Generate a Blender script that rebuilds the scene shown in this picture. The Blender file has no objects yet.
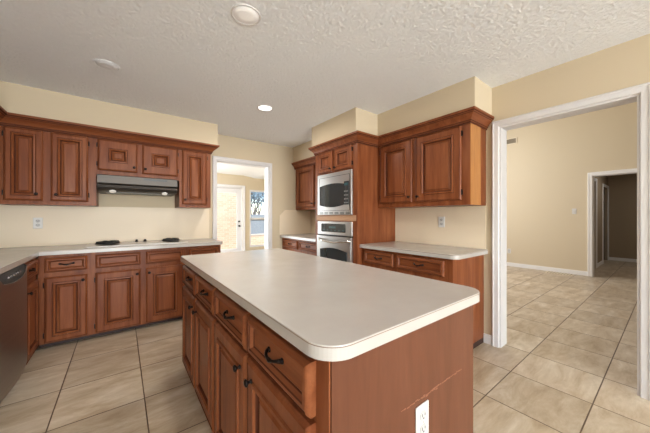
import bpy, bmesh, math, random
from mathutils import Vector, Matrix
random.seed(7)
C = bpy.context.scene.collection
S = bpy.context.scene
PI = math.pi

# ------------------------------------------------------------------ camera, world, light, exposure
cd = bpy.data.cameras.new('camera'); cam = bpy.data.objects.new('camera', cd); C.objects.link(cam)
cd.sensor_width = 36; cd.lens = 36*266.6/650; cd.clip_start = .02
cam.location = (0, 0, 1.22); cam.rotation_euler = (PI/2, 0, -math.radians(37.4))
S.camera = cam

W = bpy.data.worlds.new('world'); S.world = W; W.use_nodes = True
wn = W.node_tree; bg = wn.nodes['Background']
sky = wn.nodes.new('ShaderNodeTexSky'); sky.sky_type = 'NISHITA'
sky.sun_disc = False; sky.sun_elevation = math.radians(42); sky.sun_rotation = math.radians(200)
wn.links.new(sky.outputs[0], bg.inputs[0]); bg.inputs[1].default_value = .42

def light(name, kind, loc, rot, power, color=(1, 1, 1), size=None, spread=None):
    l = bpy.data.lights.new(name, kind); o = bpy.data.objects.new(name, l); C.objects.link(o)
    o.location = loc; o.rotation_euler = rot; l.energy = power; l.color = color
    if kind == 'AREA' and size:
        l.shape = 'RECTANGLE'; l.size, l.size_y = size
    return o
sun = light('sun', 'SUN', (0, 0, 10), (math.radians(34), 0, math.radians(-20)), 4.2, (1, .96, .9)); sun.data.angle = math.radians(1)
D2 = (.83, .925, 1.0)
light('kitchen_back_fill', 'AREA', (.35, -5.3, 1.2), (math.radians(90), 0, 0), 430, D2, (2.8, 2.1)).rotation_euler = (math.radians(133), 0, 0)   # added fill lamp behind the camera, tilted up to brighten the ceiling
light('kitchen_side_fill', 'AREA', (-1.17, -1.1, 1.55), (math.radians(125), 0, math.radians(-90)), 2, D2, (1.6, 1.3))  # weak fill lamp added at an unseen left-wall window
light('living_room_fill', 'AREA', (5.3, 3.88, 2.4), (math.radians(62), 0, PI), 112, (1, .975, .935), (3.2, 2.8))  # added area lamp on the far wall's brighter side, its window unseen
light('breakfast_fill', 'AREA', (-.05, 6.1, 1.3), (math.radians(90), 0, math.radians(-90)), 130, (.88, .95, 1.0), (2.6, 2.0))  # area lamp added out of view to brighten the breakfast room
S.view_settings.view_transform = 'Standard'; S.view_settings.look = 'None'
S.view_settings.exposure = 0.24; S.view_settings.gamma = 1; S.view_settings.use_curve_mapping = False

# ------------------------------------------------------------------ materials
def srgb(r, g, b):
    f = lambda c: ((c/255+.055)/1.055)**2.4 if c > 10 else c/255/12.92
    return (f(r), f(g), f(b), 1)
def mat(name, col, rough=.5, metal=0, **kw):
    m = bpy.data.materials.new(name); m.use_nodes = True
    b = m.node_tree.nodes['Principled BSDF']
    b.inputs['Base Color'].default_value = col; b.inputs['Roughness'].default_value = rough; b.inputs['Metallic'].default_value = metal
    for k, v in kw.items(): b.inputs[k.replace('_', ' ')].default_value = v
    return m
def nd(m, t, **kw):
    n = m.node_tree.nodes.new(t)
    for k, v in kw.items(): setattr(n, k, v)
    return n
def lk(m, a, b): m.node_tree.links.new(a, b)
def bsdf(m): return m.node_tree.nodes['Principled BSDF']
def coords(m, scale, loc=(0, 0, 0), rot=(0, 0, 0)):
    tc = nd(m, 'ShaderNodeTexCoord'); mp = nd(m, 'ShaderNodeMapping')
    mp.inputs['Scale'].default_value = scale; mp.inputs['Location'].default_value = loc; mp.inputs['Rotation'].default_value = rot
    lk(m, tc.outputs['Object'], mp.inputs['Vector']); return mp.outputs[0]
def noise(m, vec, scale, detail=4, rough=.55, dist=0):
    n = nd(m, 'ShaderNodeTexNoise'); n.inputs['Scale'].default_value = scale; n.inputs['Detail'].default_value = detail
    n.inputs['Roughness'].default_value = rough; n.inputs['Distortion'].default_value = dist
    lk(m, vec, n.inputs['Vector']); return n.outputs['Fac']
def ramp(m, fac, stops):
    r = nd(m, 'ShaderNodeValToRGB'); e = r.color_ramp.elements
    while len(e) < len(stops): e.new(.5)
    for q, (p, c) in zip(e, stops): q.position = p; q.color = c
    lk(m, fac, r.inputs[0]); return r.outputs[0]
def mix(m, a, b, fac, mode='MIX'):
    n = nd(m, 'ShaderNodeMix', data_type='RGBA', blend_type=mode)
    for s, v in ((n.inputs[0], fac), (n.inputs[6], a), (n.inputs[7], b)):
        if hasattr(v, 'links'): lk(m, v, s)
        else: s.default_value = v
    return n.outputs[2]
def bump(m, h, strength=.3, dist=.01):
    n = nd(m, 'ShaderNodeBump'); n.inputs['Strength'].default_value = strength; n.inputs['Distance'].default_value = dist
    lk(m, h, n.inputs['Height']); lk(m, n.outputs[0], bsdf(m).inputs['Normal'])
def wood(name, c0, c1, c2, sc, rough=.36):
    m = mat(name, c1, rough)
    v = coords(m, sc)
    oi = nd(m, 'ShaderNodeObjectInfo'); va = nd(m, 'ShaderNodeVectorMath', operation='MULTIPLY_ADD')
    cx = nd(m, 'ShaderNodeCombineXYZ')
    for i in range(3): lk(m, oi.outputs['Random'], cx.inputs[i])
    lk(m, cx.outputs[0], va.inputs[0]); va.inputs[1].default_value = (37, 53, 41); lk(m, v, va.inputs[2])
    n1 = noise(m, va.outputs[0], 1.0, 6, .6, .6)
    col = ramp(m, n1, [(.28, c0), (.5, c1), (.72, c2)])
    n2 = noise(m, va.outputs[0], 6, 3, .5)
    col = mix(m, col, ramp(m, n2, [(.35, (.72, .72, .72, 1)), (.65, (1, 1, 1, 1))]), .4, 'MULTIPLY')
    lk(m, col, bsdf(m).inputs['Base Color'])
    bump(m, n2, .08, .002)
    bsdf(m).inputs['Coat Weight'].default_value = .05; bsdf(m).inputs['Specular IOR Level'].default_value = .16; bsdf(m).inputs['Coat Roughness'].default_value = .25
    return m
WC = (srgb(106, 55, 32), srgb(129, 72, 42), srgb(146, 88, 55))
M = {}
M['wood'] = wood('cherry_wood', *WC, (16, 16, 1.4))
M['wood_h'] = wood('cherry_wood_across', *WC, (1.4, 16, 16))
M['wood_panel'] = wood('cherry_panel_veneer', srgb(95, 57, 39), srgb(107, 66, 47), srgb(116, 75, 54), (5, 5, .8), .42)
M['oak'] = wood('tan_strip_wood', srgb(160, 104, 56), srgb(178, 122, 70), srgb(190, 134, 80), (14, 14, 1.2), .4)
M['rail'] = wood('pale_oak_rail', srgb(172, 128, 96), srgb(184, 142, 110), srgb(194, 154, 122), (1.4, 16, 16), .4)
M['glaze'] = mat('dark_glaze', srgb(82, 42, 24), .7, 0, Specular_IOR_Level=.2)
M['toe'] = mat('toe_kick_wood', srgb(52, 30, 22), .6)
m = M['floor'] = mat('travertine_tile', srgb(190, 170, 140), .33)
v = coords(m, (1, 1, 1), (.338, -.32, 0))
br = nd(m, 'ShaderNodeTexBrick'); br.offset = 0; br.offset_frequency = 1; br.squash = 1; br.squash_frequency = 1
lk(m, v, br.inputs['Vector']); br.inputs['Scale'].default_value = 1
br.inputs['Brick Width'].default_value = .4625; br.inputs['Row Height'].default_value = .4595
br.inputs['Mortar Size'].default_value = .0036; br.inputs['Mortar Smooth'].default_value = .1; br.inputs['Bias'].default_value = 0
br.inputs['Color1'].default_value = (.84, .83, .82, 1); br.inputs['Color2'].default_value = (1, 1, 1, 1)
# each tile shifts the veining so no two tiles continue each other
sn = nd(m, 'ShaderNodeVectorMath', operation='SNAP'); sn.inputs[1].default_value = (.4625, .4595, 10)
lk(m, v, sn.inputs[0])
wnz = nd(m, 'ShaderNodeTexWhiteNoise', noise_dimensions='3D'); lk(m, sn.outputs[0], wnz.inputs[0])
va = nd(m, 'ShaderNodeVectorMath', operation='MULTIPLY_ADD'); lk(m, wnz.outputs['Color'], va.inputs[0]); va.inputs[1].default_value = (9, 9, 9)
mp = nd(m, 'ShaderNodeMapping'); mp.inputs['Scale'].default_value = (2.2, 6.5, 1); mp.inputs['Rotation'].default_value = (0, 0, .12)
lk(m, v, mp.inputs[0]); lk(m, mp.outputs[0], va.inputs[2])
n1 = noise(m, va.outputs[0], 1.3, 9, .66, .5); n2 = noise(m, va.outputs[0], 3.2, 8, .75, .8)
TC = (srgb(168, 147, 120), srgb(188, 169, 143), srgb(202, 186, 163), srgb(220, 208, 190))
col = ramp(m, n1, [(.30, TC[0]), (.44, TC[1]), (.57, TC[2]), (.73, TC[3])])
col = mix(m, col, ramp(m, n2, [(.38, (.76, .72, .67, 1)), (.50, (1, 1, 1, 1))]), .28, 'MULTIPLY')
col = mix(m, col, br.outputs['Color'], 1.0, 'MULTIPLY')
col = mix(m, col, srgb(92, 72, 54), br.outputs['Fac'])
lk(m, col, bsdf(m).inputs['Base Color'])
inv = nd(m, 'ShaderNodeMath', operation='SUBTRACT'); inv.inputs[0].default_value = 1; lk(m, br.outputs['Fac'], inv.inputs[1]); bump(m, inv.outputs[0], .5, .004)
def paint(name, col, sc=90, st=.12):
    m = mat(name, col, .75); bump(m, noise(m, coords(m, (1, 1, 1)), sc, 3), st, .003); return m
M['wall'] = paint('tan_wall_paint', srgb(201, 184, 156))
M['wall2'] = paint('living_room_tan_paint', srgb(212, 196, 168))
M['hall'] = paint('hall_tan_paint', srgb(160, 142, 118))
m = M['ceil'] = mat('stomped_texture_ceiling', srgb(246, 246, 246), .85)
vc = coords(m, (1, 1, 1))
nz = noise(m, vc, 38, 6, .75, 2.6)
vo = nd(m, 'ShaderNodeTexVoronoi', feature='SMOOTH_F1'); vo.inputs['Scale'].default_value = 52; lk(m, vc, vo.inputs['Vector'])
ad = nd(m, 'ShaderNodeMath', operation='ADD'); lk(m, nz, ad.inputs[0]); lk(m, vo.outputs[0], ad.inputs[1])
bump(m, ad.outputs[0], .85, .012)
M['ceil2'] = mat('smooth_white_ceiling', srgb(240, 238, 235), .8)
M['trim'] = mat('white_gloss_trim', srgb(214, 210, 208), .4)
M['white'] = mat('white_plastic', srgb(217, 214, 210), .4)
M['socket'] = mat('grey_white_socket', srgb(188, 185, 181), .5)
M['trim2'] = mat('bright_white_trim', srgb(240, 238, 236), .4)
m = M['lam'] = mat('off_white_laminate', srgb(212, 207, 199), .3)
nl = noise(m, coords(m, (1, 1, 1)), 5, 6, .65)
lk(m, ramp(m, nl, [(.3, srgb(180, 173, 166)), (.7, srgb(185, 179, 172))]), bsdf(m).inputs['Base Color'])
nr = nd(m, 'ShaderNodeMapRange'); lk(m, nl, nr.inputs[0]); nr.inputs[3].default_value = .16; nr.inputs[4].default_value = .26; bsdf(m).inputs['IOR'].default_value = 1.58; lk(m, nr.outputs[0], bsdf(m).inputs['Roughness'])
M['seam'] = mat('brown_laminate_seam', srgb(120, 98, 80), .5)
M['splash'] = mat('beige_laminate_backsplash', srgb(226, 208, 182), .45)
def brushed(name, col, rough, sc=(2, 2, 160)):
    m = mat(name, col, rough, 1.0); n = noise(m, coords(m, sc), 1, 3)
    r = nd(m, 'ShaderNodeMapRange'); lk(m, n, r.inputs[0]); r.inputs[3].default_value = rough-.07; r.inputs[4].default_value = rough+.1
    lk(m, r.outputs[0], bsdf(m).inputs['Roughness']); return m
M['steel'] = brushed('brushed_stainless_steel', srgb(184, 182, 179), .33)
M['dsteel'] = brushed('dark_stainless_steel', srgb(150, 142, 136), .36)
M['hood'] = brushed('satin_hood_steel', srgb(84, 79, 75), .45)
M['chrome'] = mat('chrome', srgb(225, 225, 225), .1, 1)
M['black'] = mat('black_plastic', srgb(22, 22, 24), .3)
M['bglass'] = mat('black_oven_glass', srgb(48, 55, 57), .05, 0, Specular_IOR_Level=.9)
M['bronze'] = mat('oil_rubbed_bronze', srgb(30, 24, 22), .32, .7)
M['iron'] = mat('black_cast_iron', srgb(20, 20, 21), .55)
M['ctop'] = mat('white_glass_cooktop', srgb(184, 178, 170), .22)
M['vent'] = mat('vent_dark_slats', srgb(140, 126, 104), .6)
M['ventw'] = mat('painted_vent_frame', srgb(222, 208, 184), .5)
M['disp'] = mat('display_green_digits', srgb(60, 90, 96), .2)
M['keys'] = mat('grey_key_print', srgb(120, 122, 122), .4)
m = M['lens'] = mat('lit_lamp_lens', srgb(255, 250, 240), .4); bsdf(m).inputs['Emission Color'].default_value = (1, .97, .92, 1); bsdf(m).inputs['Emission Strength'].default_value = 1.6
m = M['lens2'] = mat('frosted_lamp_lens', srgb(238, 234, 230), .4); bsdf(m).inputs['Emission Color'].default_value = (1, .97, .93, 1); bsdf(m).inputs['Emission Strength'].default_value = .12
m = M['glass'] = bpy.data.materials.new('window_glass'); m.use_nodes = True
nt = m.node_tree; nt.nodes.remove(nt.nodes['Principled BSDF'])
tr = nt.nodes.new('ShaderNodeBsdfTransparent'); gl = nt.nodes.new('ShaderNodeBsdfGlossy'); gl.inputs['Roughness'].default_value = .02
mx = nt.nodes.new('ShaderNodeMixShader'); mx.inputs[0].default_value = .05
nt.links.new(tr.outputs[0], mx.inputs[1]); nt.links.new(gl.outputs[0], mx.inputs[2]); nt.links.new(mx.outputs[0], nt.nodes['Material Output'].inputs[0])
m = M['brick'] = mat('tan_brick', srgb(200, 160, 125), .85)
bv = coords(m, (1, 1, 1), (0, 0, 0), (PI/2, 0, 0))
bk = nd(m, 'ShaderNodeTexBrick'); lk(m, bv, bk.inputs['Vector']); bk.inputs['Scale'].default_value = 1
bk.inputs['Brick Width'].default_value = .21; bk.inputs['Row Height'].default_value = .075; bk.inputs['Mortar Size'].default_value = .006
bk.inputs['Color1'].default_value = srgb(222, 192, 164); bk.inputs['Color2'].default_value = srgb(208, 172, 142); bk.inputs['Mortar'].default_value = srgb(226, 212, 194)
lk(m, bk.outputs[0], bsdf(m).inputs['Base Color'])
M['concrete'] = mat('patio_concrete', srgb(196, 186, 172), .9)
M['fence'] = mat('grey_fence_wood', srgb(128, 138, 144), .85)
M['bark'] = mat('grey_bark', srgb(96, 92, 92), .9)
M['leaf'] = mat('winter_foliage', srgb(120, 146, 160), .9)

# ------------------------------------------------------------------ mesh helpers
class MB:
    def __init__(s, *mats): s.bm = bmesh.new(); s.mats = list(mats)
    def box(s, x0, y0, z0, x1, y1, z1, mi=0):
        x0, x1 = sorted((x0, x1)); y0, y1 = sorted((y0, y1)); z0, z1 = sorted((z0, z1))
        v = [s.bm.verts.new(p) for p in ((x0,y0,z0),(x1,y0,z0),(x1,y1,z0),(x0,y1,z0),(x0,y0,z1),(x1,y0,z1),(x1,y1,z1),(x0,y1,z1))]
        for f in ((3,2,1,0),(4,5,6,7),(0,1,5,4),(1,2,6,5),(2,3,7,6),(3,0,4,7)):
            s.bm.faces.new([v[i] for i in f]).material_index = mi
        return s
    def prism(s, pts, axis, a, b, mi=0):
        # polygon pts (2D) extruded along axis from a to b
        def P(p, t):
            return {'X': (t, p[0], p[1]), 'Y': (p[0], t, p[1]), 'Z': (p[0], p[1], t)}[axis]
        lo = [s.bm.verts.new(P(p, a)) for p in pts]; hi = [s.bm.verts.new(P(p, b)) for p in pts]
        n = len(pts); fs = [s.bm.faces.new(lo), s.bm.faces.new(hi)]
        for i in range(n): fs.append(s.bm.faces.new((lo[i], lo[(i+1) % n], hi[(i+1) % n], hi[i])))
        for f in fs: f.material_index = mi
        return s
    def layers(s, loops, mis, cap0=True, cap1=True):
        # stack of closed loops (lists of 3D points) joined ring by ring
        R = [[s.bm.verts.new(p) for p in L] for L in loops]; n = len(R[0])
        for k in range(len(R)-1):
            for i in range(n):
                f = s.bm.faces.new((R[k][i], R[k][(i+1) % n], R[k+1][(i+1) % n], R[k+1][i])); f.material_index = mis[k]
        if cap0: s.bm.faces.new(R[0]).material_index = mis[0]
        if cap1: s.bm.faces.new(R[-1]).material_index = mis[-1]
        return s
    def lathe(s, prof, origin, axis, n=20, mi=0, cap=True):
        # prof: (radius, distance along axis)
        ax = Vector(axis).normalized(); u = ax.orthogonal().normalized(); w = ax.cross(u); o = Vector(origin)
        L = [[o+ax*d+(u*math.cos(2*PI*i/n)+w*math.sin(2*PI*i/n))*max(r, 1e-4) for i in range(n)] for r, d in prof]
        return s.layers(L, [mi]*(len(L)), cap, cap)
    def tube(s, pts, rad, n=8, mi=0):
        pts = [Vector(p) for p in pts]; L = []
        if not isinstance(rad, (list, tuple)): rad = [rad]*len(pts)
        up = None
        for i, p in enumerate(pts):
            d = (pts[min(i+1, len(pts)-1)]-pts[max(i-1, 0)]).normalized()
            if up is None: up = d.orthogonal().normalized()
            up = (up-d*up.dot(d)).normalized(); w = d.cross(up)
            L.append([p+(up*math.cos(2*PI*k/n)+w*math.sin(2*PI*k/n))*rad[i] for k in range(n)])
        return s.layers(L, [mi]*len(L))
    def build(s, name, parent=None, bevel=0, smooth=False, loc=(0,0,0), rot=0, seg=2):
        bmesh.ops.recalc_face_normals(s.bm, faces=s.bm.faces)
        me = bpy.data.meshes.new(name); s.bm.to_mesh(me); s.bm.free()
        for m in s.mats: me.materials.append(m)
        o = bpy.data.objects.new(name, me); C.objects.link(o)
        o.location = loc; o.rotation_euler = (0, 0, rot)
        if parent: o.parent = parent
        if smooth:
            for p in me.polygons: p.use_smooth = True
        if bevel:
            b = o.modifiers.new('bevel', 'BEVEL'); b.width = bevel; b.segments = seg; b.limit_method = 'ANGLE'; b.angle_limit = math.radians(40)
        return o
def tag(o, label=None, cat=None, group=None, kind=None):
    if label: o['label'] = label
    if cat: o['category'] = cat
    if group: o['group'] = group
    if kind: o['kind'] = kind
    return o
def thing(name, label, cat, loc=(0,0,0), rz=0, group=None):
    o = bpy.data.objects.new(name, None); C.objects.link(o); o.location = loc; o.rotation_euler = (0,0,rz)
    o.empty_display_size = .1
    return tag(o, label, cat, group)
def struct(name, mb, bevel=0, label=None):
    return tag(mb.build(name, bevel=bevel), label, None, None, 'structure')
def rect(x0, y0, x1, y1, r, n=6):
    # rounded rectangle; r = (bottom-left, bottom-right, top-right, top-left)
    out = []
    for (cx, cy, a0, q) in ((x0, y0, PI, r[0]), (x1, y0, 1.5*PI, r[1]), (x1, y1, 0, r[2]), (x0, y1, .5*PI, r[3])):
        sx = 1 if cx == x0 else -1; sy = 1 if cy == y0 else -1
        if q <= 0: out.append((cx, cy)); continue
        for k in range(n+1):
            a = a0+k/n*PI/2; out.append((cx+sx*q+q*math.cos(a), cy+sy*q+q*math.sin(a)))
    return out
def boxthing(name, dims, mt, **kw):
    return MB(mt).box(*dims).build(name, **kw)

# ------------------------------------------------------------------ the room shell
WT = .14
YW, XR, XL, YB, ZC = 4.10, 2.80, -1.25, -5.4, 2.44      # far wall, right wall, left wall, wall behind, ceiling
OX0, OX1, OZ = 1.113, 1.957, 2.057                      # doorway to the breakfast room
RY0, RY1 = .138, .988                                    # doorway to the living room
fl = MB(M['floor']).box(XL-.2, YB-.2, -.1, 11.2, 8.14, 0)
struct('floor', fl)
b = MB(M['wall'])
b.box(XL, YW, 0, OX0, YW+WT, ZC); b.box(OX1, YW, 0, XR+WT, YW+WT, ZC); b.box(OX0, YW, OZ, OX1, YW+WT, ZC)
struct('wall_far', b)
b = MB(M['wall'])
b.box(XR, RY1, 0, XR+WT, YW, ZC); b.box(XR, YB, 0, XR+WT, RY0, ZC); b.box(XR, RY0, OZ, XR+WT, RY1, ZC)
struct('wall_right', b)
b = MB(M['wall']).box(XL-WT, YB, 0, XL, -1.95, ZC).box(XL-WT, -.25, 0, XL, YW+WT, ZC).box(XL-WT, -1.95, 0, XL, -.25, .85).box(XL-WT, -1.95, 2.25, XL, -.25, ZC)
struct('wall_left', b)
b = MB(M['wall']).box(XL-WT, YB-WT, 0, -1.1, YB, ZC).box(1.8, YB-WT, 0, XR+WT, YB, ZC).box(-1.1, YB-WT, 0, 1.8, YB, .1).box(-1.1, YB-WT, 2.35, 1.8, YB, ZC)
struct('wall_back', b)
struct('ceiling', MB(M['ceil']).box(XL-WT, YB-WT, ZC, XR+WT, YW+WT, ZC+.1))
# soffits above the cabinets
struct('wall_soffit_cooktop', MB(M['wall']).box(XL, 3.675, 2.155, 1.02, YW, ZC))
struct('wall_soffit_left', MB(M['wall']).box(XL, .6, 2.155, -.875, 3.675, ZC))
struct('wall_soffit_right', MB(M['wall']).prism([(XR, 1.05), (2.44, 1.05), (2.44, 2.155), (2.08, 2.155), (2.08, 3.02), (2.42, 3.02), (2.42, YW), (XR, YW)], 'Z', 2.155, ZC))
# unseen window frames, added to hold the fill lamps
def plain_window(name, x0, y0, z0, x1, y1, z1, axis):
    b = MB(M['trim'])
    if axis == 'Y':
        for q in ((x0, z0, x1, z0+.06), (x0, z1-.06, x1, z1), (x0, z0, x0+.06, z1), (x1-.06, z0, x1, z1), ((x0+x1)/2-.03, z0+.06, (x0+x1)/2+.03, z1-.06)):
            b.box(q[0], y0, q[1], q[2], y1, q[3])
    else:
        for q in ((y0, z0, y1, z0+.06), (y0, z1-.06, y1, z1), (y0, z0, y0+.06, z1), (y1-.06, z0, y1, z1)):
            b.box(x0, q[0], q[1], x1, q[2], q[3])
    return struct(name, b, .004)
plain_window('added_window_1', -1.1, YB-.10, .1, 1.8, YB-.04, 2.35, 'Y')
plain_window('added_window_2', XL-.10, -1.95, .85, XL-.04, -.25, 2.25, 'X')

def casing(x0, x1, z1, w=.065, t=.02, mt='trim'):
    # door casing in local coords: opening from x0 to x1, face at y = 0 towards -y, stepped profile
    b = MB(M[mt])
    prof = [(0, 0), (0, .012), (.004, .016), (w*.68, .018), (w*.74, .023), (w-.005, .023), (w, .018), (w, 0)]
    prof = [(a, c) for a, c in prof]
    loops = []
    for (px, pz, sx, sz) in ((x0, 0, -1, 0), (x0, z1, -1, 1), (x1, z1, 1, 1), (x1, 0, 1, 0)):
        loops.append([Vector((px+sx*a, -c, pz+sz*a)) for a, c in prof])
    b.layers(loops, [0]*4)
    return b
def local(o, loc, rz): o.location = loc; o.rotation_euler = (0, 0, rz); return o
# trims: casings on the kitchen face and jamb linings inside the openings
local(struct('trim_1', casing(OX0, OX1, OZ, .052)), (0, YW, 0), 0)
b = MB(M['trim']).box(OX0, YW, 0, OX0+.014, YW+WT, OZ).box(OX1-.014, YW, 0, OX1, YW+WT, OZ).box(OX0+.014, YW, OZ-.014, OX1-.014, YW+WT, OZ)
struct('trim_2', b)
local(struct('trim_3', casing(-RY1, -RY0, OZ, .055)), (XR, 0, 0), -PI/2)
b = MB(M['trim']).box(XR, RY1-.014, 0, XR+WT, RY1, OZ).box(XR, RY0, 0, XR+WT, RY0+.014, OZ).box(XR, RY0+.014, OZ-.014, XR+WT, RY1-.014, OZ)
struct('trim_4', b)
local(struct('trim_5', casing(RY0, RY1, OZ, .07)), (XR+WT, 0, 0), PI/2)
def base(name, pts, h=.09, t=.014, mt='trim'):
    # pts: list of boxes (x0,y0,x1,y1)
    b = MB(M[mt])
    for (x0, y0, x1, y1) in pts: b.box(x0, y0, 0, x1, y1, h)
    return struct(name, b, .004)
base('baseboard_right', [(XR-.014, 1.046, XR, 1.12), (XR-.014, YB, XR, RY0-.07)])
base('baseboard_far', [(2.012, YW-.014, 2.2, YW)])

# ------------------------------------------------------------------ breakfast room and patio
BY = 8.0
b = MB(M['wall'])
DX0, DX1 = 2.02, 2.95                  # patio door opening
b.box(.0, BY, 0, DX0, BY+WT, 2.52).box(DX0, BY, 2.09, DX1, BY+WT, 2.52).box(DX1, BY, 0, 3.17, BY+WT, 2.52)
b.box(3.17, BY, 0, 4.07, BY+WT, .26).box(3.17, BY, 2.05, 4.07, BY+WT, 2.52).box(4.07, BY, 0, 4.6, BY+WT, 2.52)
struct('wall_breakfast_far', b)
struct('wall_breakfast_right', MB(M['wall']).box(4.46, YW+WT, 0, 4.6, BY, 2.52))
struct('wall_breakfast_left', MB(M['wall']).box(-.3, YW+WT, 0, -.16, 4.7, 2.52).box(-.3, 7.5, 0, -.16, BY+WT, 2.52).box(-.3, 4.7, 0, -.16, 7.5, .25).box(-.3, 4.7, 2.35, -.16, 7.5, 2.52).box(-.3, YW+WT-.001, 2.44, -.16, YW+WT, 2.52))
struct('ceiling_breakfast', MB(M['ceil2']).box(-.3, YW+WT, 2.47, 2.985, BY, 2.56).prism([(2.985, 2.56), (2.985, 2.47), (3.35, 2.42), (4.6, 2.42), (4.6, 2.56)], 'Y', YW+WT, BY))
b = casing(DX0, DX1, 2.09, .075)
local(struct('trim_6', b), (0, BY, 0), 0)
b = MB(M['trim']).box(DX0, BY+.02, 0, DX0+.03, BY+WT, 2.09).box(DX1-.03, BY+.02, 0, DX1, BY+WT, 2.09).box(DX0+.03, BY+.02, 2.06, DX1-.03, BY+WT, 2.09)
struct('trim_7', b)
# patio door
dd = bpy.data.objects.new('door_1', None); C.objects.link(dd); dd.location = (DX0+.03, BY+.05, 0)
tag(dd, 'white patio door with full-height glass seen through the far doorway', None, None, 'structure')
dw = DX1-DX0-.06
b = MB(M['trim']).box(0, 0, .01, .13, .045, 2.055).box(dw-.13, 0, .01, dw, .045, 2.055).box(.13, 0, .01, dw-.13, .045, .25).box(.13, 0, 1.93, dw-.13, .045, 2.055)
b.build('door_frame', dd, .004)
MB(M['glass']).box(.13, .02, .25, dw-.13, .026, 1.93).build('pane', dd)
b = MB(M['bronze'])
b.lathe([(.026, 0), (.026, .008), (.012, .012), (.012, .035), (.027, .045), (.027, .06), (.012, .07)], (dw-.065, 0, .93), (0, -1, 0)); b.build('door_knob', dd, smooth=True)
MB(M['bronze']).lathe([(.028, 0), (.028, .012), (.016, .016), (.016, .022)], (dw-.065, 0, 1.07), (0, -1, 0)).build('deadbolt', dd, smooth=True)
# double-hung window beside it
ww = bpy.data.objects.new('window_3', None); C.objects.link(ww); ww.location = (3.17, BY, .26)
tag(ww, 'tall white double-hung window with a dark meeting rail beside the patio door', None, None, 'structure')
w, h = .9, 1.79
b = MB(M['trim']).box(0, .0, 0, .04, .1, h).box(w-.04, .0, 0, w, .1, h).box(.04, .0, 0, w-.04, .1, .05).box(.04, .0, h-.05, w-.04, .1, h)
b.box(.04, .02, .86, w-.04, .07, .925)
b.build('window_frame', ww, .004)
MB(M['black']).box(.04, .03, .835, w-.04, .06, .86).build('meeting_rail', ww)
MB(M['glass']).box(.04, .04, .925, w-.04, .046, h-.05).build('pane', ww)
MB(M['glass']).box(.04, .05, .05, w-.04, .056, .835).build('pane', ww)
plain_window('added_window_4', -.27, 4.7, .25, -.21, 7.5, 2.35, 'X')  # unseen frame added around the breakfast room fill lamp
# outside
struct('ground', MB(M['concrete']).box(-4, BY+WT, -.15, 16, 26, -.02), label='pale concrete patio and yard beyond the glass door')
tag(MB(M['brick']).box(.6, 10.2, -.02, 3.62, 10.45, 3.2).build('brick_wall'), 'tan brick house wall standing outside behind the patio door glass', 'wall')
tag(MB(M['brick'], M['concrete']).box(3.62, 10.6, -.02, 8.0, 10.85, .42).box(3.6, 10.58, .42, 8.02, 10.87, .48, 1).build('planter_wall', bevel=.006), 'low brick planter wall outside the tall window, behind its lowest glass', 'wall')
ft = thing('wooden_fence', 'grey weathered board fence far beyond the tall window', 'fence', (3.4, 14, -.02))
b = MB(M['fence'])
for k in range(60): b.box(k*.155, 0, 0, k*.155+.145, .02, 1.35+random.uniform(-.01, .01))
b.build('fence_boards', ft)
b = MB(M['fence']).box(0, .02, .25, 9.3, .06, .34).box(0, .02, 1.05, 9.3, .06, 1.14); b.build('rail', ft)
def tree(x, y, h, label, seed):
    rd = random.Random(seed)
    t = thing('bare_tree', label, 'tree', (x, y, -.02), 0, None)
    b = MB(M['bark']); tips = []
    def grow(p, d, L, r, lev):
        q = p+d*L; mid = p+d*L*.5+Vector((rd.uniform(-.05, .05), rd.uniform(-.05, .05), 0))*L
        b.tube([p, mid, q], [r, r*.85, r*.65], 6)
        if lev == 0: tips.append(q); return
        for _ in range(3 if lev > 1 else 4):
            e = (d+Vector((rd.uniform(-.8, .8), rd.uniform(-.8, .8), rd.uniform(-.1, .6)))).normalized()
            grow(q, e, L*rd.uniform(.6, .8), r*.6, lev-1)
    grow(Vector((0, 0, 0)), Vector((.02, 0, 1)), h*.3, .09, 4)
    b.build('trunk', t)
    l = MB(M['leaf'])
    for q in tips:
        for _ in range(16):
            c = q+Vector((rd.gauss(0, .3), rd.gauss(0, .3), rd.gauss(0, .3))); s_ = rd.uniform(.04, .09)
            a = Vector((rd.uniform(-1, 1), rd.uniform(-1, 1), rd.uniform(-1, 1))).normalized(); bb = a.orthogonal().normalized()
            vs = [l.bm.verts.new(c+a*s_), l.bm.verts.new(c+bb*s_*.5), l.bm.verts.new(c-a*s_), l.bm.verts.new(c-bb*s_*.5)]; l.bm.faces.new(vs)
    l.build('foliage', t)
tree(6.35, 15.6, 3.6, 'sparse bluish tree seen through the left part of the tall window', 3)
tree(8.9, 20.5, 4.6, 'sparse bluish tree seen through the right part of the tall window', 9)

# ------------------------------------------------------------------ living room and hall
LX = 7.6
b = MB(M['wall2']).box(LX, 1.0, 0, LX+.12, YW, 4.5).box(LX, -5.6, 0, LX+.12, .12, 4.5).box(LX, .12, 2.045, LX+.12, 1.0, 4.5)
struct('wall_living_far', b)
struct('wall_living_left', MB(M['wall2']).box(XR+WT, 4.0, 0, 3.6, 4.1, 4.5).box(7.0, 4.0, 0, LX, 4.1, 4.5).box(3.6, 4.0, 0, 7.0, 4.1, .9).box(3.6, 4.0, 3.9, 7.0, 4.1, 4.5))
struct('wall_living_right', MB(M['wall2']).box(XR+WT, -5.6, 0, LX, -5.46, 4.5))
struct('wall_living_near', MB(M['wall2']).box(XR+WT-.1, -5.6, ZC+.1, XR+WT, 4.1, 4.5))
struct('ceiling_living', MB(M['ceil2']).box(XR+WT-.1, -5.6, 4.5, LX+.12, 4.1, 4.6))
plain_window('added_window_5', 3.6, 4.02, .9, 7.0, 4.08, 3.9, 'Y')  # added frame for the living room lamp, out of view
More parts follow.
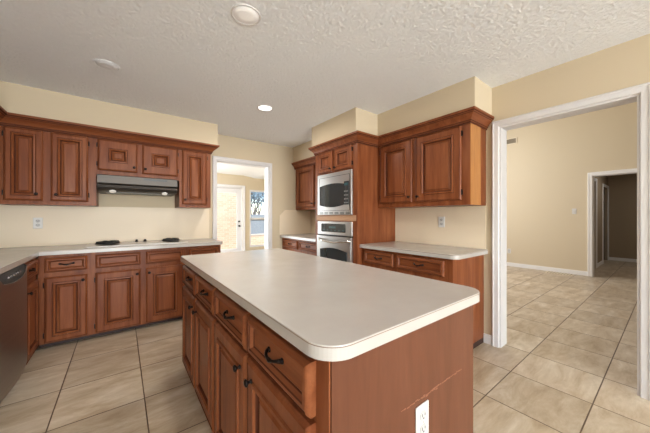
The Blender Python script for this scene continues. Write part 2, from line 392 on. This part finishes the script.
local(struct('trim_8', casing(-1.0, -.12, 2.045, .07, mt='trim2')), (LX, 0, 0), -PI/2)
b = MB(M['trim']).box(LX, .986, 0, LX+.12, 1.0, 2.045).box(LX, .12, 0, LX+.12, .134, 2.045).box(LX, .134, 2.031, LX+.12, .986, 2.045)
struct('trim_9', b)
base('baseboard_living', [(LX-.014, 1.071, LX, 4.0), (LX-.014, -5.46, LX, .049)], mt='trim2')
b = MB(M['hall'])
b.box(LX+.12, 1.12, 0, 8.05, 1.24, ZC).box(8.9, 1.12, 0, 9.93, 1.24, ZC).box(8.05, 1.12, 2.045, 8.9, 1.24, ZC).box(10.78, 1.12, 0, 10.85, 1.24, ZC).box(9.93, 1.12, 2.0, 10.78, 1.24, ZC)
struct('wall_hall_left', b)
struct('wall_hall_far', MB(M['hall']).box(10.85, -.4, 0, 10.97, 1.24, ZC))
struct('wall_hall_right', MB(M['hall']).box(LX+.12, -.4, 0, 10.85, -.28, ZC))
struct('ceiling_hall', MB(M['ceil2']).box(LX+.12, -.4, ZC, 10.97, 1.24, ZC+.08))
local(struct('trim_10', casing(8.05, 8.9, 2.045, .07, mt='trim2')), (0, 1.12, 0), 0)
local(struct('trim_11', casing(9.93, 10.76, 2.0, .07, mt='trim2')), (0, 1.12, 0), 0)
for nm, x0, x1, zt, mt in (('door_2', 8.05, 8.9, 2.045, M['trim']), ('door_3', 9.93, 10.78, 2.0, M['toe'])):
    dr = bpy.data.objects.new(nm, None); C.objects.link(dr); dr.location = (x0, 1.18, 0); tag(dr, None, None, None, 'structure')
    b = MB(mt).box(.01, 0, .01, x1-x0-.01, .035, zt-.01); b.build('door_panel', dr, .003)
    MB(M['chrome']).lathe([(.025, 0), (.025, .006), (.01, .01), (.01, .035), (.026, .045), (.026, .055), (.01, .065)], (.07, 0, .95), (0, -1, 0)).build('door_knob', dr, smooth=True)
base('baseboard_hall', [(8.97, 1.106, 9.86, 1.12), (10.836, -.28, 10.85, 1.1)], mt='trim2')

def plate(name, label, loc, rz, switch=False, group=None):
    cat = 'switch' if switch else 'outlet'
    t = thing(name, label, cat, loc, rz, group)
    MB(M['white']).box(-.036, -.006, -.058, .036, 0, .058).build('cover_plate', t, .003)
    if switch:
        MB(M['white']).box(-.008, -.016, -.012, .008, -.006, .012).build('toggle', t, .002)
    else:
        for dz in (-.022, .022):
            s_ = MB(M['socket']).prism(rect(-.017, dz-.015, .017, dz+.015, (.011,)*4, 4), 'Y', -.0085, -.006).build('socket', t)
            MB(M['black']).box(-.009, -.0092, dz-.002, -.0065, -.0085, dz+.008).box(.0065, -.0092, dz-.001, .009, -.0085, dz+.007).lathe([(.0028, 0), (.0028, .0007)], (0, -.0085, dz-.008), (0, -1, 0), 8).build('slots', s_)
    MB(M['chrome']).lathe([(.003, 0), (.003, .001)], (0, -.006, 0 if not switch else .03), (0, -1, 0), 8).build('screw', t)
    return t
plate('wall_switch', 'white light switch on the living room wall left of the hall doorway', (LX, 1.275, 1.33), -PI/2, True)
plate('wall_outlet', 'small white outlet low on the living room wall above the baseboard', (LX, 2.465, .37), -PI/2)
plate('wall_outlet', 'white outlet on the beige wall above the left counter, left of the cooktop', (-.70, YW-.008, 1.15), 0)
plate('wall_outlet', 'white outlet on the beige backsplash below the two-door upper cabinet right of the ovens', (XR-.008, 1.545, 1.16), -PI/2)
v_ = thing('air_vent', 'tan wall air vent high on the living room wall', 'vent', (LX, 2.47, 3.065), -PI/2)
b = MB(M['ventw']).box(-.175, -.012, -.075, .175, 0, -.055).box(-.175, -.012, .055, .175, 0, .075).box(-.175, -.012, -.055, -.15, 0, .055).box(.15, -.012, -.055, .175, 0, .055)
b.build('frame', v_, .003)
b = MB(M['vent']).box(-.15, -.003, -.055, .15, 0, .055)
for k in range(7): b.box(-.15, -.009, -.05+k*.0155, .15, -.003, -.043+k*.0155)
b.build('slats', v_)
v_ = thing('floor_register', 'flat grey floor vent on the tiles against the living room baseboard', 'vent', (7.42, 1.49, 0))
MB(M['ventw']).box(-.13, -.22, 0, .13, .22, .008).build('frame', v_, .003)
b = MB(M['vent'])
for k in range(9): b.box(-.11, -.20+k*.045, .008, .11, -.185+k*.045, .011)
b.build('slats', v_)

# ------------------------------------------------------------------ cabinet fronts (local: x right, front towards -y, z up)
def panel(name, parent, x0, z0, x1, z1, y, ins=.055, drawer=False, dk=1.0):
    mt = M['wood_h'] if drawer else M['wood']
    b = MB(mt, M['glaze']); cx = (x0+x1)/2; w = x1-x0; h = z1-z0
    if drawer:
        pr = [(0,0,0),(0,.014,0),(.005,.020,0),(.010,.0235,0),(.013,.0215,1),(.017,.0235,0),(.026,.0235,0),(.0285,.020,1),(.035,.011,0),(.038,.0075,1),(.041,.009,0)]
    else:
        I = ins
        pr = [(0,0,0),(0,.014,0),(.005,.020,0),(.010,.0235,0),(.0135,.0205,1),(.018,.0225,0),(I-.010,.0225,0),(I-.006,.0195,1),(I-.003,.027,0),(I+.006,.0285,0),(I+.013,.021,0),(I+.017,.010,1),(I+.022,.010,1),(I+.038,.019,0),(I+.041,.0175,1),(I+.044,.0195,0)]
    pr = [(i, d*dk, q) for i, d, q in pr]
    L = [[Vector((-w/2+i, -d, i)), Vector((w/2-i, -d, i)), Vector((w/2-i, -d, h-i)), Vector((-w/2+i, -d, h-i))] for i, d, _ in pr]
    b.layers(L, [p[2] for p in pr[1:]]+[0])
    o = b.build(name, parent); o.location = (cx, y, z0)
    return o
def knob(door, x, z, y=-.0208):
    MB(M['bronze']).lathe([(.009, 0), (.009, .002), (.005, .005), (.005, .012), (.0135, .018), (.0145, .023), (.010, .027), (.003, .0285)], (x, y, z), (0, -1, 0), 14).build('knob', door, smooth=True)
def pull(dr, x, z, y=-.0125):
    b = MB(M['bronze']); P = []
    for k in range(13):
        t = -1+k/6; P.append((x+.046*t, y-.005-.018*(1-t**4), z-.005*math.cos(t*PI)))
    b.tube(P, [.0078-.0026*abs(math.sin((k/12)*2*PI)) for k in range(13)], 8)
    for s_ in (-1, 1): b.lathe([(.0105, 0), (.010, .003), (.006, .008)], (x+.046*s_, y, z+.004), (0, -1, 0), 10)
    b.build('handle', dr, smooth=True)
def hinges(door, w, h, side, dz=.07):
    for z in (dz, h-dz):
        x = side*(w/2+.006)
        MB(M['bronze']).box(x-.004, -.012, z-.022, x+.004, 0.0, z+.022).lathe([(.0045, 0), (.0045, .05)], (x-side*.003, -.012, z-.025), (0, 0, 1), 8).build('hinge', door)
def cab_door(par, x0, z0, x1, z1, y, knob_side, low=True, ins=.055, kz=None, dk=1.0, ki=.03):
    d = panel('door', par, x0, z0, x1, z1, y, ins, False, dk); w, h = x1-x0, z1-z0
    kz = kz if kz is not None else (.06 if low else h-.05)
    knob(d, knob_side*(w/2-ki), kz, -.0225*dk); hinges(d, w, h, -knob_side, min(.07, h*.2)); return d
def cab_drawer(par, x0, z0, x1, z1, y, handle=True, dk=1.0):
    d = panel('drawer', par, x0, z0, x1, z1, y, 0, True, dk)
    if handle: pull(d, 0, (z1-z0)/2, -.009*dk)
    return d
def frame_box(par, x0, x1, dep, z0, z1, opens, mt='wood', y=0, rails=None, side=None):
    # carcass behind a face frame; opens are the recessed areas behind doors, left as dark gaps round the fronts
    b = MB(M[mt], M['glaze']); b.box(x0, y+.019, z0, x1, dep, z1)
    b.build('carcass', par, .0015)
    f = MB(M[mt], M['glaze'])
    xs = sorted(set([x0, x1]+[q for o in opens for q in (o[0], o[2])])); zs = sorted(set([z0, z1]+[q for o in opens for q in (o[1], o[3])]))
    for i in range(len(xs)-1):
        for j in range(len(zs)-1):
            mx_, mz = (xs[i]+xs[i+1])/2, (zs[j]+zs[j+1])/2
            if any(o[0] < mx_ < o[2] and o[1] < mz < o[3] for o in opens): continue
            f.box(xs[i], y, zs[j], xs[i+1], y+.019, zs[j+1])
    bmesh.ops.remove_doubles(f.bm, verts=f.bm.verts, dist=1e-5)
    f.build('face_frame', par)
def cabinet(name, label, cat, loc, rz, x0, x1, dep, z0, z1, fronts, toe=False, toe_x=None, group=None):
    t = thing(name, label, cat, loc, rz, group)
    frame_box(t, x0, x1, dep, z0, z1, [(f[1]+.012, f[2]+.012, f[3]-.012, f[4]-.012) for f in fronts])
    for f in fronts:
        if f[0] == 'door': cab_door(t, f[1], f[2], f[3], f[4], 0, f[5], **(f[6] if len(f) > 6 else {}))
        else: cab_drawer(t, f[1], f[2], f[3], f[4], 0, f[5])
    if toe:
        a, c = toe_x or (x0, x1)
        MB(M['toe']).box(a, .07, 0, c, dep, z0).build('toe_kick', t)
    return t
CT, CB = .905, .867      # counter top and underside

# --- cooktop wall base cabinets (face frame at Y 3.50)
BF = 3.50; dep = YW-BF
Z0, Z1, D0, D1 = .05, .66, .705, .838
cabinet('base_cabinet', 'single-door base cabinet under the counter in the inside corner, left of the cooktop units', 'cabinet', (0, BF, 0), 0, -.6, -.235, dep, Z0, CB,
    [('drawer', -.557, D0, -.262, D1, True), ('door', -.557, Z0+.01, -.262, Z1, 1, dict(low=False, ins=.06))], True)
cabinet('base_cabinet', 'two-door base cabinet with false drawer fronts directly under the cooktop', 'cabinet', (0, BF, 0), 0, -.235, .605, dep, Z0, CB,
    [('drawer', -.203, D0, .166, D1, False), ('door', -.203, Z0+.01, .166, Z1, 1, dict(low=False, ins=.075)),
     ('drawer', .214, D0, .578, D1, False), ('door', .214, Z0+.01, .578, Z1, -1, dict(low=False, ins=.075))], True)
cabinet('base_cabinet', 'base cabinet at the end of the cooktop run beside the far doorway', 'cabinet', (0, BF, 0), 0, .605, 1.005, dep, Z0, CB,
    [('drawer', .633, D0, .975, D1, False), ('door', .633, Z0+.01, .975, Z1, 1, dict(low=False, ins=.07))], True)
# left run: face frame at X -.62 looking +X
LF = -.607; ld = LF-XL
cabinet('base_cabinet', 'very narrow base cabinet in the corner between dishwasher and cooktop run', 'cabinet', (LF, 3.26, 0), PI/2, -.22, .222, ld, Z0, CB,
    [('drawer', -.20, D0, .185, D1, True), ('door', -.20, Z0+.01, .185, Z1, -1, dict(low=False, ins=.06))], True)
cabinet('base_cabinet', 'base cabinet left of the dishwasher at the open end of the left counter', 'cabinet', (LF, 2.12, 0), PI/2, -.35, .30, ld, Z0, CB,
    [('drawer', -.32, D0, .27, D1, True), ('door', -.32, Z0+.01, -.03, Z1, 1, dict(low=False)), ('door', -.02, Z0+.01, .27, Z1, -1, dict(low=False))], True)
# dishwasher
dwt = thing('dishwasher', 'dark stainless dishwasher with a curved black control strip at the left edge', 'dishwasher', (LF, 2.74, 0), PI/2)
MB(M['black']).box(-.298, .02, .0, .298, ld-.02, CB-.005).build('tub', dwt)
b = MB(M['dsteel'])
n = 12; fr = []; bk_ = []
L = []
for k in range(n+1):
    t = k/n; x = -.295+.59*t; yy = -.030-.018*math.sin(PI*t)
    zt = .845-.062*abs(math.sin(PI*t))**.28
    L.append([Vector((x, .02, .10)), Vector((x, yy, .10)), Vector((x, yy, zt)), Vector((x, .02, zt))])
b.layers(L, [0]*(n+1)).build('door', dwt, .003)
L = []
for k in range(n+1):
    t = k/n; x = -.295+.59*t; zt = .846-.062*abs(math.sin(PI*t))**.28
    L.append([Vector((x, .02, zt)), Vector((x, -.026-.012*math.sin(PI*t), zt)), Vector((x, -.012, .858)), Vector((x, .02, .858))])
MB(M['iron']).layers(L, [0]*(n+1)).build('control_strip', dwt)
for k in range(6):
    MB(M['chrome']).lathe([(.007, 0), (.007, .006)], (-.15+k*.05, -.030, .826), (0, -1, .4), 10).build('button', dwt)
MB(M['toe']).box(-.295, .04, 0, .295, .06, .10).build('toe_panel', dwt)

# --- cooktop wall upper cabinets (face frame at Y 3.74)
UF = 3.74; ud = YW-.002-UF; UB, UT = 1.335, 2.155; UZ0, UZ1 = 1.372, 2.052
cabinet('upper_cabinet', 'two-door wall cabinet in the left corner, left of the range hood', 'cabinet', (0, UF, 0), 0, -.90, -.21, ud, UB, UT,
    [('door', -.858, UZ0, -.604, UZ1, 1, dict(ins=.055, kz=.065, ki=.042)), ('door', -.552, UZ0, -.274, UZ1, -1, dict(ins=.055, kz=.065, ki=.042))])
cabinet('upper_cabinet', 'short two-door wall cabinet above the range hood', 'cabinet', (0, UF, 0), 0, -.21, .575, ud, 1.662, UT,
    [('door', -.2, 1.718, .148, UZ1, 1, dict(ins=.10, kz=.055)), ('door', .193, 1.712, .556, UZ1, -1, dict(ins=.10, kz=.055))])
cabinet('upper_cabinet', 'narrow one-door wall cabinet right of the range hood, by the far doorway', 'cabinet', (0, UF, 0), 0, .575, .945, ud, UB, UT,
    [('door', .606, UZ0, .893, UZ1, -1, dict(ins=.065, kz=.06))])
cabinet('upper_cabinet', 'wall cabinet on the left wall above the dishwasher, at the left picture edge', 'cabinet', (-.905, 3.2, 0), PI/2, -1.4, .535, .345, UB, UT,
    [('door', -1.36, UZ0, -.95, UZ1, 1), ('door', -.93, UZ0, -.5, UZ1, -1), ('door', -.44, UZ0, .0, UZ1, 1), ('door', .02, UZ0, .46, UZ1, -1)])

# crown moulding
def crown(name, path, label, f=1.0, zt=2.162):
    prof = [(0, -.112), (.010, -.112), (.011, -.098), (.017, -.094), (.018, -.084), (.024, -.072), (.034, -.058), (.046, -.046), (.056, -.038), (.057, -.032), (.064, -.028), (.070, -.020), (.072, -.012), (.072, 0), (0, 0)]
    P = [Vector(p) for p in path]; L = []
    for i, p in enumerate(P):
        ns = []
        if i > 0: d = (P[i]-P[i-1]).normalized(); ns.append(Vector((d.y, -d.x)))
        if i < len(P)-1: d = (P[i+1]-P[i]).normalized(); ns.append(Vector((d.y, -d.x)))
        m_ = ns[0] if len(ns) == 1 else (ns[0]+ns[1])/(1+ns[0].dot(ns[1]))
        L.append([Vector((p.x+m_.x*a*f, p.y+m_.y*a*f, zt+z)) for a, z in prof])
    b = MB(M['wood_h'], M['glaze']).layers(L, [0]*len(L))
    b.bm.faces.ensure_lookup_table(); npf = len(prof)
    for k, fc in enumerate(b.bm.faces):
        if k < npf*(len(L)-1) and (k % npf) in (1, 3, 8, 10): fc.material_index = 1
    return tag(b.build(name), label, 'moulding')
crown('crown_moulding', [(-.905, 1.8), (-.905, UF), (.945, UF), (.945, YW-.002)], 'cherry crown moulding along the top of the cooktop wall cabinets', 1.25)
crown('crown_moulding', [(2.46, YW-.002), (2.46, 2.985), (2.12, 2.985), (2.12, 2.17), (2.46, 2.17), (2.46, 1.10), (XR-.002, 1.10)], 'cherry crown moulding stepping round the tall oven cabinet on the right wall')

# range hood
hd = thing('range_hood', 'slim stainless under-cabinet range hood over the cooktop', 'hood', (.168, 3.60, 1.487))
pf = [(YW-3.61, .172), (.0, .172), (-.005, .165), (-.005, .085), (.02, .065), (.012, .045), (.03, .015), (.08, 0), (YW-3.61, 0)]
MB(M['hood']).prism(pf, 'X', -.366, .366).build('hood_body', hd, .003)
b = MB(M['black']).box(.03, -.008, .135, .26, -.005, .155)
for k in range(8): b.box(.035+k*.028, -.010, .14, .055+k*.028, -.008, .15)
b.build('control_slot', hd)
MB(M['black']).box(-.30, .10, -.004, .30, .40, 0).build('filter', hd)
for s_ in (-1, 1): MB(M['lens2']).lathe([(.03, 0), (.028, .008)], (s_*.24, .055, .006), (0, -.5, -1), 14).build('lamp', hd)

# cooktop
ct = thing('cooktop', 'white glass cooktop with two black burners and two centre knobs set in the counter', 'cooktop', (.18, 3.83, CT))
MB(M['ctop']).prism(rect(-.47, -.23, .47, .22, (.02,)*4), 'Z', 0, .008).build('glass_top', ct, .002)
MB(M['ctop']).prism(rect(-.475, -.235, .475, .225, (.022,)*4), 'Z', 0, .004).build('metal_rim', ct)
for (x, y, r) in ((-.30, .09, .105), (.33, .10, .095)):
    b = MB(M['iron']).lathe([(r, .008), (r+.004, .014), (r, .022), (r*.72, .026), (r*.68, .020), (r*.2, .02), (r*.15, .026)], (x, y, 0), (0, 0, 1), 28)
    b.lathe([(r*.55, .018), (r*.52, .032), (r*.30, .034), (r*.28, .018)], (x, y, 0), (0, 0, 1), 28)
    for k in range(4):
        a = k*PI/2+.4; b.tube([(x+math.cos(a)*r*.2, y+math.sin(a)*r*.2, .034), (x+math.cos(a)*r, y+math.sin(a)*r, .030), (x+math.cos(a)*(r+.008), y+math.sin(a)*(r+.008), .009)], .006, 6)
    b.build('burner', ct, smooth=True)
for (x, y, r) in ((-.28, -.12, .085), (.32, -.11, .085)):
    MB(M['seam']).lathe([(r, .008), (r, .0085), (r-.004, .0085), (r-.004, .008)], (x, y, 0), (0, 0, 1), 32).build('burner_ring', ct)
for x in (-.03, .055):
    for y in (.15,):
        MB(M['black']).lathe([(.019, .008), (.018, .016), (.013, .018), (.012, .034), (.008, .036)], (x, y, 0), (0, 0, 1), 16).build('knob', ct, smooth=True)

# countertops
def counter(name, pts, label, inner=None):
    def off(d): return pts if d == 0 else inset(pts, d)
    Ls = []
    for z, d in ((CB, 0), (CT-.0065, 0), (CT-.006, 0), (CT-.004, 0), (CT-.0035, .0), (CT-.001, .0005), (CT, .002)):
        Ls.append([Vector((x, y, z)) for x, y in off(d)])
    return tag(MB(M['lam'], M['seam']).layers(Ls, [0, 0, 1, 1, 0, 0, 0]).build(name), label, 'countertop')
def inset(pts, d):
    n = len(pts); out = []
    ar = sum(pts[i][0]*pts[(i+1) % n][1]-pts[(i+1) % n][0]*pts[i][1] for i in range(n)); s_ = 1 if ar > 0 else -1
    for i in range(n):
        p0, p1, p2 = Vector(pts[i-1]), Vector(pts[i]), Vector(pts[(i+1) % n])
        d1 = (p1-p0).normalized(); d2 = (p2-p1).normalized()
        n1 = Vector((-d1.y, d1.x))*s_; n2 = Vector((-d2.y, d2.x))*s_; m_ = (n1+n2)/(1+n1.dot(n2))
        out.append((p1.x+m_.x*d, p1.y+m_.y*d))
    return out
def arc(cx, cy, r, a0, a1, n=8): return [(cx+r*math.cos(math.radians(a0+(a1-a0)*k/n)), cy+r*math.sin(math.radians(a0+(a1-a0)*k/n))) for k in range(n+1)]
CF = 3.455
counter('countertop', [(XL+.002, 1.76), (-.585, 1.76), (-.585, CF)] + arc(1.03-.05, CF+.05, .05, -90, 0) + [(1.03, YW-.025), (1.03, YW-.022), (XL+.002, YW-.022)], 'off-white laminate L-shaped countertop holding the cooktop along the left walls')
counter('countertop', [(XR-.010, YW-.010), (2.155, YW-.010), (2.155, 2.987), (XR-.010, 2.987)], 'short off-white countertop in the far right corner beyond the ovens')
counter('countertop', [(XR-.010, 2.168), (2.155, 2.168)] + arc(2.155+.06, 1.065+.06, .06, 180, 270) + [(XR-.05, 1.065), (XR-.010, 1.10)], 'off-white countertop right of the oven cabinet, under the two-door upper cabinet')
counter('countertop', arc(.375+.085, .487+.085, .085, 180, 270, 12)+arc(1.245-.085, .487+.085, .085, 270, 360, 12)+arc(1.245-.05, 2.40-.05, .05, 0, 90, 8)+arc(.375+.03, 2.40-.03, .03, 90, 180, 8), 'large off-white laminate countertop with rounded corners on the kitchen island')

# backsplash sheets
tag(MB(M['splash']).box(XL+.002, YW-.008, CT, 1.014, YW-.001, UB-.001).build('backsplash'), 'beige laminate backsplash sheet behind the cooktop', 'backsplash')
tag(MB(M['splash']).prism([(2.158, CT), (2.158, 1.239), (2.26, UB-.001), (XR-.002, UB-.001), (XR-.002, CT)], 'Y', YW-.008, YW-.001).build('backsplash'), 'beige backsplash with a clipped corner on the wall right of the far doorway', 'backsplash')
tag(MB(M['splash']).box(XR-.008, 2.987, CT, XR-.001, YW-.010, UB-.001).build('backsplash'), 'beige backsplash behind the far corner counter, beyond the ovens', 'backsplash')
tag(MB(M['splash']).box(XR-.008, 1.10, CT, XR-.001, 2.168, UB-.001).build('backsplash'), 'beige backsplash with an outlet behind the counter right of the ovens', 'backsplash')

# --- right wall cabinets, facing -X
def ry(y): return -y
t = cabinet('upper_cabinet', 'two-door wall cabinet with a paler tan end strip, right of the oven tower', 'cabinet', (2.465, 0, 0), -PI/2, -2.168, -1.10, XR-.002-2.465, 1.325, 2.155,
    [('door', -2.125, 1.372, -1.688, 2.045, 1, dict(ins=.075, kz=.055)), ('door', -1.642, 1.372, -1.172, 2.045, -1, dict(ins=.075, kz=.055))])
MB(M['oak']).box(-1.10, .002, 1.327, -1.094, .20, 2.05).build('tan_end_strip', t)['label'] = 'paler tan strip on the cabinet end'  # tan-coloured strip over part of the end panel
cabinet('upper_cabinet', 'narrow far wall cabinet between the far wall and the oven tower', 'cabinet', (2.465, 0, 0), -PI/2, -4.08, -2.987, XR-.002-2.465, UB, 2.155,
    [('door', -4.03, 1.372, -3.50, 2.052, 1, dict(ins=.07)), ('door', -3.46, 1.372, -3.03, 2.052, -1, dict(ins=.07))])
cabinet('base_cabinet', 'base cabinet with drawers under the counter right of the oven tower', 'cabinet', (2.20, 0, 0), -PI/2, -2.168, -1.12, XR-.002-2.20, Z0, CB,
    [('drawer', -2.13, D0, -1.725, D1, True), ('drawer', -1.685, D0, -1.19, D1, True), ('door', -2.13, Z0+.01, -1.725, Z1, 1, dict(low=False)), ('door', -1.685, Z0+.01, -1.19, Z1, -1, dict(low=False))], True)
cabinet('base_cabinet', 'base cabinet with drawers in the far right corner beyond the oven tower', 'cabinet', (2.20, 0, 0), -PI/2, -4.085, -2.987, XR-.002-2.20, Z0, CB,
    [('drawer', -4.04, D0, -3.57, D1, True), ('drawer', -3.52, D0, -3.03, D1, True), ('door', -4.04, Z0+.01, -3.57, Z1, 1, dict(low=False)), ('door', -3.52, Z0+.01, -3.03, Z1, -1, dict(low=False))], True)
# oven tower
tw = cabinet('oven_cabinet', 'tall cherry oven tower cabinet holding the microwave and wall oven', 'cabinet', (2.12, 0, 0), -PI/2, -2.985, -2.17, XR-.002-2.12, .09, 2.155,
    [('door', -2.905, 1.785, -2.60, 2.052, 1, dict(ins=.055, kz=.04)), ('door', -2.565, 1.785, -2.252, 2.052, -1, dict(ins=.055, kz=.04))], True)
MB(M['rail']).box(-2.96, -.004, 1.168, -2.19, 0, 1.236).build('oak_rail', tw)['label'] = 'light oak rail between microwave and oven'
# microwave with trim kit
mw = thing('microwave', 'stainless built-in microwave in the oven tower, above the wall oven', 'microwave', (2.12, -0.0, 0), -PI/2)
x0, x1 = -2.908, -2.24
MB(M['steel']).box(x0, -.022, 1.24, x1, 0, 1.765).build('trim_kit', mw, .004)
b = MB(M['bglass'])
bot = [(x0+.06+.5*k/10, 1.365-.03*math.sin(PI*k/10)) for k in range(11)]; top = [(x0+.06+.5*k/10, 1.61+.022*math.sin(PI*k/10)) for k in range(10, -1, -1)]
b.prism(bot+top, 'Y', -.030, -.022).build('window', mw, .002)
MB(M['black']).box(x1-.13, -.029, 1.36, x1-.045, -.022, 1.635).build('control_panel', mw, .002)
b = MB(M['keys'])
for i in range(3):
    for j in range(4): b.box(x1-.122+i*.026, -.0305, 1.375+j*.045, x1-.104+i*.026, -.029, 1.39+j*.045)
b.build('keys', mw)
MB(M['disp']).box(x1-.12, -.0305, 1.585, x1-.055, -.029, 1.615).build('display', mw)
b = MB(M['black'])
for k in range(6): b.box(x0+.05+k*.103, -.0235, 1.25, x0+.125+k*.103, -.022, 1.258).box(x0+.05+k*.103, -.0235, 1.266, x0+.125+k*.103, -.022, 1.274)
b.build('vent_louvres', mw)
MB(M['black']).box(x0+.045, -.024, 1.292, x1-.035, -.022, 1.296).box(x0+.045, -.024, 1.715, x1-.035, -.022, 1.719).box(x0+.043, -.024, 1.292, x0+.047, -.022, 1.719).box(x1-.037, -.024, 1.292, x1-.033, -.022, 1.719).build('door_gap', mw)
# wall oven
ov = thing('wall_oven', 'stainless wall oven with a bowed handle under the microwave', 'oven', (2.12, 0, 0), -PI/2)
MB(M['steel']).box(x0, -.02, .99, x1, 0, 1.158).build('control_panel', ov, .004)
MB(M['bglass']).prism(rect(x0+.085, 1.025, x1-.11, 1.13, (.015,)*4), 'Y', -.024, -.02).build('display_panel', ov)
MB(M['disp']).box(x0+.25, -.0255, 1.072, x0+.38, -.024, 1.098).build('display', ov)
for k in range(6): MB(M['disp']).box(x0+.13+k*.075, -.0255, 1.045, x0+.16+k*.075, -.024, 1.053).build('key', ov)
MB(M['black']).box(x0, -.014, .975, x1, 0, .99).build('vent_gap', ov)
MB(M['steel']).box(x0, -.035, .42, x1, 0, .972).build('oven_door', ov, .004)
top = [(x0+.08+.52*k/10, .80+.03*math.sin(PI*k/10)) for k in range(10, -1, -1)]
MB(M['bglass']).prism([(x0+.08, .50), (x0+.60, .50)]+top, 'Y', -.041, -.035).build('window', ov, .002)
P = [(x0+.04+.62*k/12, -.035-.045*min(1, math.sin(PI*k/12)*2.2), .935-.03*math.sin(PI*k/12)) for k in range(13)]
MB(M['chrome']).tube(P, .011, 10).build('handle', ov, smooth=True)
MB(M['steel']).box(x0, -.02, .30, x1, 0, .415).build('lower_panel', ov, .004)

# --- island
isl = thing('kitchen_island', 'cherry kitchen island with four drawers over four doors along its left side', 'island', (.41, 0, 0), -PI/2)
IY0, IY1, IXR = .52, 2.375, 1.18
cols = [(1.925, 2.35), (1.475, 1.905), (1.02, 1.455), (.575, 1.0)]
fr = []
for i, (a, c) in enumerate(cols):
    fr.append((-c, .695, -a, .838)); fr.append((-c, .075, -a, .675))
frame_box(isl, -IY1, -IY0, IXR-.41, .0, CB, [(f[0]+.012, f[1]+.012, f[2]-.012, f[3]-.012) for f in fr])
for i, (a, c) in enumerate(cols):
    cab_drawer(isl, -c, .692, -a, .838, 0, True, 1.2)
    cab_door(isl, -c, .075, -a, .675, 0, 1 if i % 2 == 0 else -1, low=False, ins=.07, kz=.535, dk=1.2, ki=.05)
# end panel with its old scratch
b = MB(M['wood_panel']).box(-IY0, .004, 0, -IY0+.006, IXR-.41, CB); b.build('end_panel', isl)
m = mat('scratched_wood', srgb(140, 92, 68), .6)
b = MB(m); rd = random.Random(2)
for (xa, za, xb, zb, n, wd) in ((.69, .612, 1.08, .612, 26, .0022), (.80, .608, .90, .609, 8, .003)):
    for k in range(n):
        t0, t1 = k/n, (k+rd.uniform(.6, 1.1))/n
        X0, X1 = xa+(xb-xa)*t0, xa+(xb-xa)*t1; Z = za+rd.uniform(-.0025, .0025)
        w_ = wd*rd.uniform(.4, 1.1)
        b.box(-IY0+.006, X0-.41, Z-w_, -IY0+.0066, X1-.41, Z+w_)
b.build('scratch', isl)['label'] = 'pale scratch across the end panel'
plate('wall_outlet', 'white outlet mounted low on the near end panel of the island', (.80, IY0-.006, .535), 0)

light('hall_fill', 'AREA', (9.2, .3, 2.40), (0, 0, 0), 6.5, (1, .97, .93), (.5, .5))  # added unseen lamp without a fixture, lifts the dark hall
# ------------------------------------------------------------------ ceiling fixtures
def can(x, y, r, lens, label, power=0):
    t = thing('recessed_light', label, 'light', (x, y, ZC))
    MB(M['trim'] if lens != M['ceil'] else lens).lathe([(r, 0), (r, -.003), (r-.004, -.006), (r-.010, -.005), (r-.012, 0)], (0, 0, 0), (0, 0, 1), 36).build('trim_ring', t, smooth=True)
    MB(lens).lathe([(r-.012, -.001), (r-.013, -.004), (r*.4, -.007), (.001, -.008)], (0, 0, 0), (0, 0, 1), 36).build('lens', t, smooth=True)
    if power:
        l = light('lamp', 'AREA', (x, y, ZC-.02), (0, 0, 0), power, (1, .95, .88)); l.data.shape = 'DISK'; l.data.size = r*1.6; l.parent = t; l.location = (0, 0, -.02)
    return t
can(.601, 1.573, .088, M['lens2'], 'large white round ceiling light above the island, nearest the camera', 12)
can(1.285, 2.79, .086, M['lens'], 'small bright lit recessed ceiling light toward the far doorway', 12)
can(-.091, 2.773, .086, M['ceil'], 'faint ceiling-coloured round fixture above the cooktop side')
